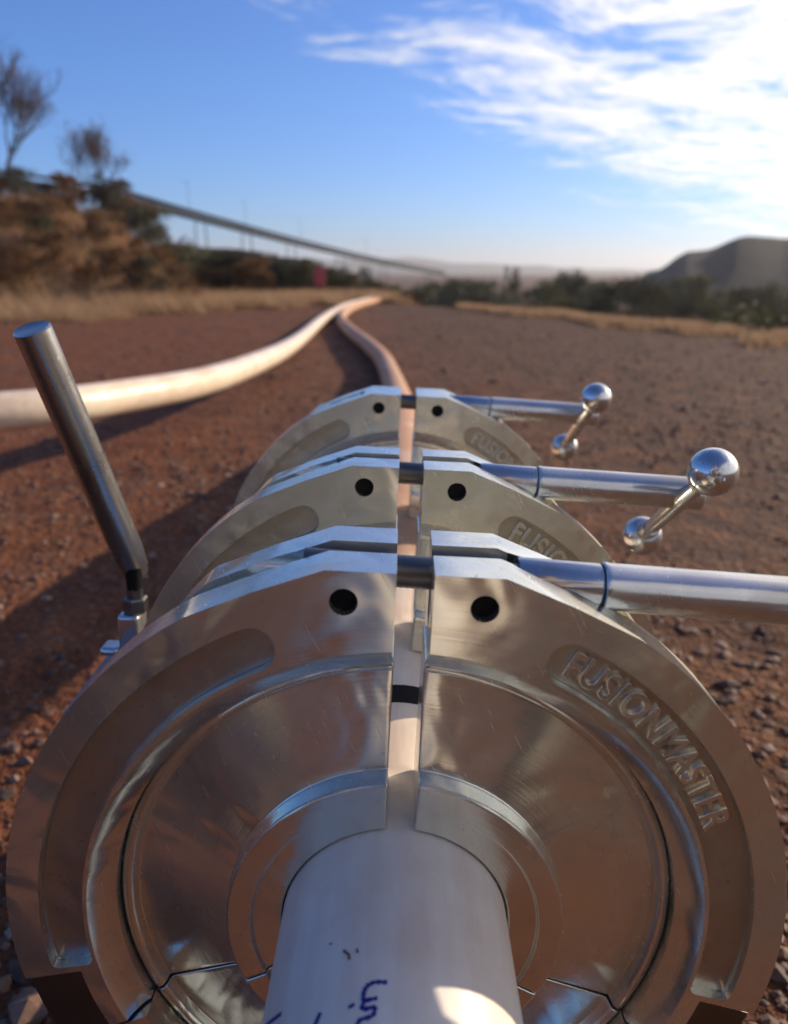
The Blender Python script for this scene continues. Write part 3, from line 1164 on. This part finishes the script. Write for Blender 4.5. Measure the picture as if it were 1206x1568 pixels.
def build_person():
    bm = bmesh.new()
    lay = bm.verts.layers.skin.verify()
    P = {}

    def v(k, co, rx, ry=None, root=False):
        P[k] = bm.verts.new(co)
        P[k][lay].radius = (rx, ry or rx)
        P[k][lay].use_root = root

    def e(*ks):
        for a, b in zip(ks, ks[1:]):
            bm.edges.new((P[a], P[b]))
    v('pel', (0, -0.610, 0.50), 0.155, 0.135, True)
    v('bel', (0, -0.570, 0.66), 0.145, 0.12)
    v('che', (0, -0.490, 0.84), 0.165, 0.125)
    v('sho', (0, -0.420, 0.97), 0.110, 0.09)
    v('nek', (0, -0.380, 1.05), 0.055)
    v('jaw', (0, -0.335, 1.115), 0.066, 0.075)
    v('hed', (0, -0.335, 1.195), 0.079, 0.095)
    v('crn', (0, -0.355, 1.265), 0.062, 0.070)
    e('pel', 'bel', 'che', 'sho', 'nek', 'jaw', 'hed', 'crn')
    for s_, t in ((1, 'r'), (-1, 'l')):
        v('hip' + t, (s_ * 0.13, -0.570, 0.46), 0.098)
        v('mid' + t, (s_ * 0.25, -0.350, 0.53), 0.082)
        v('kne' + t, (s_ * 0.32, -0.170, 0.57), 0.064)
        v('cal' + t, (s_ * 0.315, -0.250, 0.36), 0.056)
        v('ank' + t, (s_ * 0.30, -0.350, 0.11), 0.043)
        v('hel' + t, (s_ * 0.30, -0.390, 0.050), 0.042)
        v('bal' + t, (s_ * 0.32, -0.230, 0.042), 0.042, 0.036)
        v('toe' + t, (s_ * 0.33, -0.140, 0.034), 0.034, 0.028)
        e('pel', 'hip' + t, 'mid' + t, 'kne' + t, 'cal' + t, 'ank' + t, 'hel' + t)
        e('ank' + t, 'bal' + t, 'toe' + t)
        v('dlt' + t, (s_ * 0.185, -0.410, 0.945), 0.068)
        v('elb' + t, (s_ * 0.31, -0.27, 0.72), 0.045)
        v('fra' + t, (s_ * 0.215, -0.18, 0.655), 0.040)
        v('wri' + t, (s_ * 0.105, -0.105, 0.605), 0.026, 0.030)
        v('plm' + t, (s_ * 0.075, -0.060, 0.592), 0.022, 0.034)
        e('sho', 'dlt' + t, 'elb' + t, 'fra' + t, 'wri' + t, 'plm' + t)
    me = bpy.data.meshes.new('person')
    bm.to_mesh(me)
    bm.free()
    o = bpy.data.objects.new('person', me)
    COL.objects.link(o)
    o.modifiers.new('skin', 'SKIN').use_smooth_shade = True
    sub = o.modifiers.new('sub', 'SUBSURF')
    sub.levels = 2
    sub.render_levels = 2
    bake(o)
    # fingers closed round the edges of the phone, rooted in the palms
    V = [v_.co.copy() for v_ in o.data.vertices]
    F = [list(p.vertices) for p in o.data.polygons]
    for s_ in (1, -1):
        for k, (dz_, ln) in enumerate(((0.030, 0.92), (0.010, 1.0), (-0.010, 0.95), (-0.029, 0.78))):
            c = Vector((s_ * 0.074, -0.052, 0.592 + dz_))
            pts = [c, c + Vector((s_ * -0.004, 0.018 * ln, 0.001)), c + Vector((s_ * -0.018, 0.030 * ln, 0.001)), c + Vector((s_ * -0.030 * ln, 0.026, 0))]
            sweep_data(catmull(pts, 4), [0.0088 - 0.0025 * i / 12 for i in range(13)], 8, True, V, F)
        c = Vector((s_ * 0.066, -0.070, 0.612))
        pts = [c, c + Vector((s_ * -0.014, 0.010, 0.016)), c + Vector((s_ * -0.028, 0.028, 0.020)), c + Vector((s_ * -0.040, 0.034, 0.014))]
        sweep_data(catmull(pts, 4), [0.0100 - 0.003 * i / 12 for i in range(13)], 8, True, V, F)
    # nose and ears
    for c, sz in (((0, -0.243, 1.165), (0.014, 0.018, 0.024)), ((0.080, -0.350, 1.175), (0.009, 0.018, 0.030)), ((-0.080, -0.350, 1.175), (0.009, 0.018, 0.030))):
        b0 = len(V)
        vv_, ff_ = lathe_data([(math.cos(PI * i / 8) * -1, math.sin(PI * i / 8)) for i in range(9)], 'Z', 12)
        V += [Vector((c[0] + p.x * sz[0], c[1] + p.y * sz[1], c[2] + p.z * sz[2])) for p in vv_]
        F += [[i + b0 for i in f] for f in ff_]
    me = bpy.data.meshes.new('person')
    me.from_pydata([tuple(p) for p in V], [], F)
    for m in (M_SHIRT, M_TROUSER, M_BOOT, M_SKIN):
        me.materials.append(m)
    for p in me.polygons:
        c = p.center
        if c.z > 1.035 or (c.y > -0.125 and c.z > 0.5):
            p.material_index = 3
        elif c.z < 0.125:
            p.material_index = 2
        elif c.z < 0.60 and not (abs(c.x) < 0.26 and c.y > -0.26 and c.z > 0.54):
            p.material_index = 1
    me.polygons.foreach_set('use_smooth', [True] * len(me.polygons))
    o.data = me
    tag(o, 'unseen person, added for the clamp reflections, in pale grey shirt and khaki trousers crouching astride the pipe behind the camera', 'person')
    # hair
    V, F = lathe_data([(-0.01, 0.101), (0.02, 0.104), (0.05, 0.098), (0.08, 0.078), (0.10, 0.045), (0.106, 0.0)], 'Z', 32)
    V = [Vector((p.x * 0.86, -0.350 + p.y * 1.02, 1.210 + p.z)) for p in V]
    mesh_obj('hair', V, F, M_HAIR, o, 60)
    # eyes and mouth
    for x in (-0.030, 0.030):
        V, F = lathe_data([(-0.011 * math.cos(PI * i / 6), 0.011 * math.sin(PI * i / 6)) for i in range(7)], 'Y', 12, (x, -0.253, 1.188))
        mesh_obj('eye', V, F, M_HAIR, o, 60)
    return o


build_person()
ph = empty('phone', (0, 0, 0.60))  # unseen phone, added with the person for the reflections
ph.rotation_euler = camo.rotation_euler
tag(ph, 'unseen dark slim phone, added with the person, held upright in both hands behind the camera', 'phone')
bm = bmesh.new()
box_bm(bm, -0.037, 0.037, -0.125, 0.030, 0.006, 0.014)
bevel_mod(bm_obj('phone_body', bm, M_BLACK, ph), 0.003, 3)
bm = bmesh.new()
box_bm(bm, -0.034, 0.034, -0.120, 0.025, 0.0142, 0.0148)
bm_obj('screen', bm, M_ROD, ph)

# ------------------------------------------------------------------ gravel and dry grass
def gravel():
    import numpy as np
    bm = bmesh.new()
    bmesh.ops.create_icosphere(bm, subdivisions=1, radius=1)
    base = np.array([v.co[:] for v in bm.verts])
    faces = np.array([[v.index for v in f.verts] for f in bm.faces])
    bm.free()
    rng = np.random.default_rng(3)
    N = 46000
    Vs, Fs = [], []
    for i in range(N):
        u = rng.random()
        d = 0.35 + 13 * u ** 1.7
        side = rng.random()
        a = rng.uniform(-38, 40) if side < 0.86 else rng.uniform(-180, 180)
        x, y = d * math.sin(R(a)), d * math.cos(R(a))
        dense = 0.60 + 0.9 * noise.noise(Vector((x * 0.9, y * 0.9, 11)))
        if x > 0.1:
            dense += 0.10
        if rng.random() > dense:
            continue
        s = (0.0020 + 0.0075 * rng.random() ** 2.6) * (1 + 0.045 * d)
        if rng.random() < 0.02:
            s *= 2.0
        m = base * (1 + rng.uniform(-0.28, 0.28, (12, 1))) * np.array([s * rng.uniform(0.8, 1.5), s * rng.uniform(0.8, 1.5), s * rng.uniform(0.5, 0.9)])
        c, sn = math.cos(rng.random() * 6.28), math.sin(rng.random() * 6.28)
        nv = math.hypot(c, sn)
        c, sn = c / nv, sn / nv
        m = np.stack([m[:, 0] * c - m[:, 1] * sn, m[:, 0] * sn + m[:, 1] * c, m[:, 2]], 1)
        m += np.array([x, y, hgt(x, y) + s * 0.12])
        Fs.append(faces + 12 * len(Vs))
        Vs.append(m)
    V = np.concatenate(Vs)
    F = np.concatenate(Fs)
    me = bpy.data.meshes.new('gravel')
    me.from_pydata(V.tolist(), [], F.tolist())
    me.materials.append(M_STONE)
    o = link(bpy.data.objects.new('gravel', me))
    tag(o, 'loose ironstone gravel scattered over the dirt', 'gravel', kind='stuff')


gravel()


def grass():
    rng = random.Random(5)
    V, F = [], []
    n = 0
    tries = 0
    while n < 42000 and tries < 400000:
        tries += 1
        k = rng.random()
        if k < 0.62:                                   # meadow on the left, in front of the bank
            a, d = rng.uniform(-36, 1.5), rng.uniform(9.0, 24)
            near = 13.0 - 2.2 * sst(-12, -24, a) if a < -8 else 13.5 + (a + 8) * 0.25
            if d < near + 1.5 * noise.noise(Vector((a * 0.35, d * 0.3, 2))):
                continue
            if a < -15 and rng.random() < 0.55:
                continue
            h = rng.uniform(0.10, 0.30)
        elif k < 0.90:                                 # strip along the edge of the pad on the right
            a = rng.uniform(4, 60)
            e = edge(a)
            d = e + rng.gauss(-0.1, 0.28) + 0.5 * noise.noise(Vector((a * 0.4, 5, 2)))
            if noise.noise(Vector((a * 0.55, d * 0.8, 8))) < -0.12:
                continue
            h = rng.uniform(0.04, 0.14)
        else:
            a, d = rng.uniform(-60, -14), rng.uniform(12, 20)
            h = rng.uniform(0.15, 0.45)
        x, y = d * math.sin(R(a)), d * math.cos(R(a))
        if abs(x + 0.87) < 0.16 and d < 17:
            continue
        if noise.noise(Vector((x * 0.8, y * 0.8, 3))) < rng.uniform(-0.5, 0.15):
            continue
        z = hgt(x, y) - 0.01
        for q in range(4):
            th = rng.uniform(0, 2 * PI)
            ln = h * rng.uniform(0.35, 1.0)
            bx, by = x + rng.gauss(0, 0.03), y + rng.gauss(0, 0.03)
            wd = rng.uniform(0.004, 0.008)
            c, s = math.cos(th), math.sin(th)
            b = len(V)
            V += [(bx - wd * s, by + wd * c, z), (bx + wd * s, by - wd * c, z), (bx + c * ln, by + s * ln, z + h * rng.uniform(0.6, 1.1))]
            F.append((b, b + 1, b + 2))
        n += 1
    me = bpy.data.meshes.new('dry_grass')
    me.from_pydata(V, [], F)
    me.materials.append(M_GRASS)
    o = link(bpy.data.objects.new('dry_grass', me))
    tag(o, 'dry straw coloured grass beyond the dirt', 'grass', kind='stuff')


grass()


# ------------------------------------------------------------------ shrubs and trees
def crown_mesh(seed, nclump, nleaf, size, flat=0.8, tall=1.0, sparse=0.0):
    rng = random.Random(seed)
    V, F = [], []
    for c in range(nclump):
        th, rr = rng.uniform(0, 2 * PI), math.sqrt(rng.random()) * 0.40
        cz = rng.uniform(0.22, 0.86) * tall
        rr *= 1.0 - 0.55 * max(0, cz / tall - 0.45)
        cx, cy = rr * math.cos(th), rr * math.sin(th)
        cr = rng.uniform(0.10, 0.20)
        for q in range(nleaf):
            p = Vector((rng.gauss(0, 1), rng.gauss(0, 1), rng.gauss(0, 1)))
            p = p.normalized() * cr * rng.random() ** 0.45
            p = Vector((cx + p.x, cy + p.y, max(0.02, cz + p.z * flat)))
            u = Vector((rng.gauss(0, 1), rng.gauss(0, 1), rng.gauss(0, 0.7))).normalized()
            v = u.orthogonal().normalized()
            s = size * rng.uniform(0.6, 1.4)
            b = len(V)
            V += [p - u * s, p + v * s * 0.45, p + u * s, p - v * s * 0.45]
            F.append((b, b + 1, b + 2, b + 3))
    me = bpy.data.meshes.new('crown')
    me.from_pydata([tuple(v) for v in V], [], F)
    return me


def branch_mesh(seed, depth, spread, length, rad, nkids=3, name='trunk', up=0.35):
    rng = random.Random(seed)
    V, F = [], []
    tips = []

    def grow(p, d, ln, r, k):
        m = 4
        pts = [p.copy()]
        dd = d.copy()
        for i in range(m):
            dd = (dd + Vector((rng.gauss(0, 0.11), rng.gauss(0, 0.11), rng.gauss(0, 0.05) + up * 0.08))).normalized()
            pts.append(pts[-1] + dd * (ln / m))
        sweep_data(pts, [r * (1 - 0.38 * i / m) for i in range(m + 1)], 5 if k > 1 else 3, True, V, F)
        tips.append(pts[-1])
        if k <= 0:
            return
        for i in range(nkids + (1 if rng.random() < 0.4 else 0)):
            q = pts[rng.choice((2, 3, 4, 4))]
            nd = (dd + Vector((rng.gauss(0, spread), rng.gauss(0, spread), rng.gauss(0, spread * 0.5) + up * 0.3))).normalized()
            grow(q, nd, ln * rng.uniform(0.6, 0.85), r * 0.55, k - 1)
    grow(Vector((0, 0, -0.03)), Vector((0, 0, 1)), length, rad, depth)
    me = bpy.data.meshes.new(name)
    me.from_pydata([tuple(v) for v in V], [], F)
    me.materials.append(M_BARK)
    return me, tips


CR = [crown_mesh(20 + i, 30, 80, 0.026) for i in range(4)]
CRT = [crown_mesh(40 + i, 22, 70, 0.028, 0.9, 1.0) for i in range(2)]
STEM = [branch_mesh(60 + i, 3, 0.55, 0.34, 0.022, 3)[0] for i in range(3)]
CACHE = {}


def with_mat(me, m):
    k = (me.name, m.name)
    if k not in CACHE:
        c = me.copy()
        c.name = 'crown'
        c.materials.append(m)
        CACHE[k] = c
    return CACHE[k]


rs = random.Random(11)


def plant(name, azd, d, h, wd, crown, m, label, cat, group, z=None):
    x, y = d * math.sin(R(azd)), d * math.cos(R(azd))
    z = hgt(x, y) if z is None else z
    e = empty(name, (x, y, z - 0.02))
    e.rotation_euler = (0, 0, rs.uniform(0, 6.28))
    e.scale = (wd, wd, h)
    tag(e, label, cat, group)
    shared('crown', with_mat(crown, m), e)
    shared('trunk', STEM[rs.randrange(3)], e)
    return e


# dry shrubs on the left bank
for i in range(46):
    a = -15.5 - 20 * (i / 46) + rs.uniform(-0.7, 0.7)
    row = i % 3
    d = (14.8, 17.0, 19.2)[row] + rs.uniform(-0.8, 0.8)
    h = rs.uniform(0.55, 1.05) * (1.1 if row == 2 else 0.8)
    mi = rs.randrange(3)
    mm = (M_DRY, M_DRY, M_LEAFD)[mi]
    plant('dry_shrub', a, d, h, h * rs.uniform(1.0, 1.35), CR[rs.randrange(4)], mm,
          ('dark olive' if mi == 2 else 'brown dry') + ' shrub ' + ('at the foot of', 'halfway up', 'along the crest of')[row] + ' the left bank', 'shrub', 'dry shrubs covering the left bank')
plant('rounded_bush', -16.9, 18.6, 1.35, 1.6, CR[1], M_LEAFD, 'dark rounded bush at the right end of the left bank', 'bush', None)
plant('rounded_bush', -19.3, 19.4, 1.2, 1.5, CR[2], M_DRY, 'brown rounded bush under the smaller bare tree', 'bush', None)

# bare trees on top of the bank
for i, (a, d, h, sd_, lab) in enumerate([(-25.2, 20.5, 4.5, 301, 'tall bare twiggy tree at the left edge, on the bank'), (-20.6, 21.0, 3.3, 305, 'smaller bare twiggy tree right of the taller one on the bank'),
                                         (-29.5, 21.0, 3.8, 309, 'bare tree furthest left on the bank')]):
    x, y = d * math.sin(R(a)), d * math.cos(R(a))
    e = empty('bare_tree', (x, y, hgt(x, y)))
    tag(e, lab, 'tree', 'bare trees on the left bank')
    me, tips = branch_mesh(sd_, 5, 0.56, 0.245 * h, 0.010 * h, 4, 'trunk', 0.7)
    shared('trunk', me, e)
    rng = random.Random(sd_)
    V, F = [], []
    for p in tips:
        for q in range(2):
            if rng.random() < 0.16:
                c = p + Vector((rng.gauss(0, 0.06), rng.gauss(0, 0.06), rng.gauss(0, 0.06)))
                u = Vector((rng.gauss(0, 1), rng.gauss(0, 1), rng.gauss(0, 1))).normalized()
                v = u.orthogonal()
                s = rng.uniform(0.018, 0.036)
                b = len(V)
                V += [c - u * s, c + v * s * 0.5, c + u * s, c - v * s * 0.5]
                F.append((b, b + 1, b + 2, b + 3))
    mesh_obj('crown', V, F, M_DRY, e, 0)

# scrub beyond the grass in the middle, running down from the bank to the pipe bend
def crest(a):
    T = [(-17, 2.0), (-15.5, 1.9), (-12, 1.7), (-8, 1.2), (-5, 0.5), (-2, -0.3), (2, -0.7)]
    for (p, q), (p2, q2) in zip(T, T[1:]):
        if a <= p2:
            return q + (q2 - q) * (a - p) / (p2 - p)
    return -0.7


for i in range(34):
    a = -15.6 + 16.6 * i / 34 + rs.uniform(-0.4, 0.4)
    d = min(rs.uniform(19.5, 23.5), edge(a) + rs.uniform(0.3, 1.6))
    h = (0.6 + d * math.tan(R(crest(a)))) * rs.uniform(0.70, 1.08)
    mi = rs.randrange(4)
    where = 'next to the left bank' if a < -11 else 'left of the pipe bend' if a < -5 else 'behind the pipe bend'
    plant('scrub_bush', a, d, max(h, 0.25), max(h, 0.3) * rs.uniform(1.2, 1.9), CR[rs.randrange(4)], (M_LEAF, M_LEAFD, M_DRY, M_LEAFD)[mi],
          ('olive', 'dark', 'brown', 'dark')[mi] + ' scrub bush beyond the dry grass, ' + where, 'bush', 'scrub beyond the dry grass')
# dark trees in front of the spoil mound
for i in range(20):
    a = -16.0 + 14.5 * i / 20 + rs.uniform(-0.4, 0.4)
    d = rs.uniform(46, 57)
    h = rs.uniform(2.6, 4.0)
    plant('mound_tree', a, d, h, h * rs.uniform(0.8, 1.2), CR[rs.randrange(4)], (M_LEAFD, M_DRY, M_LEAFD)[i % 3],
          ('brown' if i % 3 == 1 else 'dark') + ' scrub tree at the foot of the spoil mound', 'tree', 'scrub trees along the spoil mound')
# trees on the lower ground to the right
for i in range(34):
    a = 1.5 + 28 * i / 34 + rs.uniform(-0.5, 0.5)
    d = rs.uniform(30, 48)
    h = rs.uniform(2.2, 3.3)
    where = 'left of the slender tree' if a < 7.6 else 'between the slender and the rounded tree' if a < 11.4 else 'right of the rounded tree' if a < 16 else 'in front of the grey stockpile'
    mi = rs.randrange(3)
    plant('scrub_tree', a, d, h, h * rs.uniform(0.8, 1.25), CR[rs.randrange(4)], (M_LEAF, M_LEAFD, M_LEAF)[mi],
          'hazy ' + ('dark' if mi == 1 else 'olive') + ' tree below the pad, ' + where, 'tree', 'scrub trees below the pad')
plant('slender_tree', 7.6, 46, 4.0, 1.6, CRT[0], M_LEAFD, 'tall slender tree standing above the tree row', 'tree', None)
plant('rounded_tree', 11.4, 44, 3.5, 3.2, CR[0], M_LEAFD, 'rounded dark tree rising above the row right of the slender one', 'tree', None)
plant('pale_bush', 25.3, 13.0, 1.75, 2.3, CR[3], M_LEAF, 'pale green rounded bush at the right edge below the stockpile', 'bush', None)

# ------------------------------------------------------------------ conveyor far behind the bank
CV = [(-34, 6.3, 88), (-25.76, 5.56, 95), (-22.07, 5.22, 102), (-18.96, 4.75, 110), (-15.76, 3.95, 122), (-11.98, 3.02, 138), (-8.5, 2.17, 156), (-4.47, 1.25, 185), (-0.83, 0.50, 215), (2.85, -0.15, 250)]


def pol(a, el, d):
    return Vector((d * math.sin(R(a)), d * math.cos(R(a)), 0.6 + d * math.tan(R(el))))


cvp = catmull([pol(*c) for c in CV], 6)
conv = empty('conveyor', (cvp[20].x, cvp[20].y, -2.6))
tag(conv, 'long elevated conveyor sloping down behind the bank towards the horizon', 'conveyor')
off = Vector(conv.location)
loc_path = [p - off for p in cvp]


def beam(name, path, hw, hh, dz_, parent):
    V, F = [], []
    for i, p in enumerate(path):
        t = (path[min(i + 1, len(path) - 1)] - path[max(i - 1, 0)])
        t.z = 0
        s = Vector((t.y, -t.x, 0)).normalized()
        for a, b in ((-1, -1), (1, -1), (1, 1), (-1, 1)):
            V.append(p + s * (hw * a) + Vector((0, 0, dz_ + hh * b)))
    for i in range(len(path) - 1):
        for k in range(4):
            j = (k + 1) % 4
            F.append((i * 4 + k, i * 4 + j, i * 4 + 4 + j, i * 4 + 4 + k))
    F.append((3, 2, 1, 0))
    m = len(path) - 1
    F.append((m * 4, m * 4 + 1, m * 4 + 2, m * 4 + 3))
    return mesh_obj(name, V, F, M_STEELFAR, parent, 0)


beam('belt_gallery', loc_path, 0.9, 0.22, -0.35, conv)
beam('handrail', loc_path, 0.95, 0.05, 0.45, conv)
for i in range(2, len(loc_path), 5):
    p = loc_path[i]
    if p.z < 0.8:
        continue
    V, F = [], []
    for s in (-1, 1):
        sweep_data([Vector((p.x + s * 0.7, p.y, p.z - 0.7)), Vector((p.x + s * 1.3, p.y, -0.5))], 0.10, 6, True, V, F)
    sweep_data([Vector((p.x - 1.0, p.y, p.z * 0.45)), Vector((p.x + 1.0, p.y, p.z * 0.45))], 0.10, 6, True, V, F)
    mesh_obj('trestle', V, F, M_STEELFAR, conv, 0)
for i in (26, 32, 38, 45):
    p = loc_path[i]
    V, F = sweep_data([p + Vector((0, 0, -0.3)), p + Vector((0, 0, 4.2)), p + Vector((0.05, 0, 4.4))], 0.035, 6)
    sweep_data([p + Vector((0, 0, 4.3)), p + Vector((-0.9, 0, 4.5))], 0.035, 6, True, V, F)
    mesh_obj('light_pole', V, F, M_STEELFAR, conv, 0)

# small red sign in the scrub
sx, sy = 18.6 * math.sin(R(-5.9)), 18.6 * math.cos(R(-5.9))
sg = empty('site_sign', (sx, sy, hgt(sx, sy)))
tag(sg, 'small faded red sign on a post among the scrub by the pipe bend', 'sign')
bm = bmesh.new()
box_bm(bm, -0.025, 0.025, -0.025, 0.025, -0.1, 0.66)
bm_obj('post', bm, M_STEELFAR, sg)
bm = bmesh.new()
box_bm(bm, -0.13, 0.13, -0.045, -0.0265, 0.26, 0.67)
bevel_mod(bm_obj('sign_board', bm, M_SIGN, sg), 0.006)

# ------------------------------------------------------------------ hazy air
bm = bmesh.new()
box_bm(bm, -3700, 3700, -3700, 3700, -8.0, 60)
hz = bm_obj('haze', bm, None, None, 0)
hm = bpy.data.materials.new('hazy_air')
hm.use_nodes = True
h = NT(hm.node_tree)
h.n.clear()
pv_ = h.node('ShaderNodeVolumePrincipled', inp={'Color': (0.92, 0.93, 0.95, 1), 'Density': 0.0006, 'Anisotropy': 0.45})
ho = h.node('ShaderNodeOutputMaterial')
h.l.new(pv_.outputs[0], ho.inputs['Volume'])
hz.data.materials.append(hm)
tag(hz, 'thin pale haze in the air over the site', 'haze', kind='stuff')
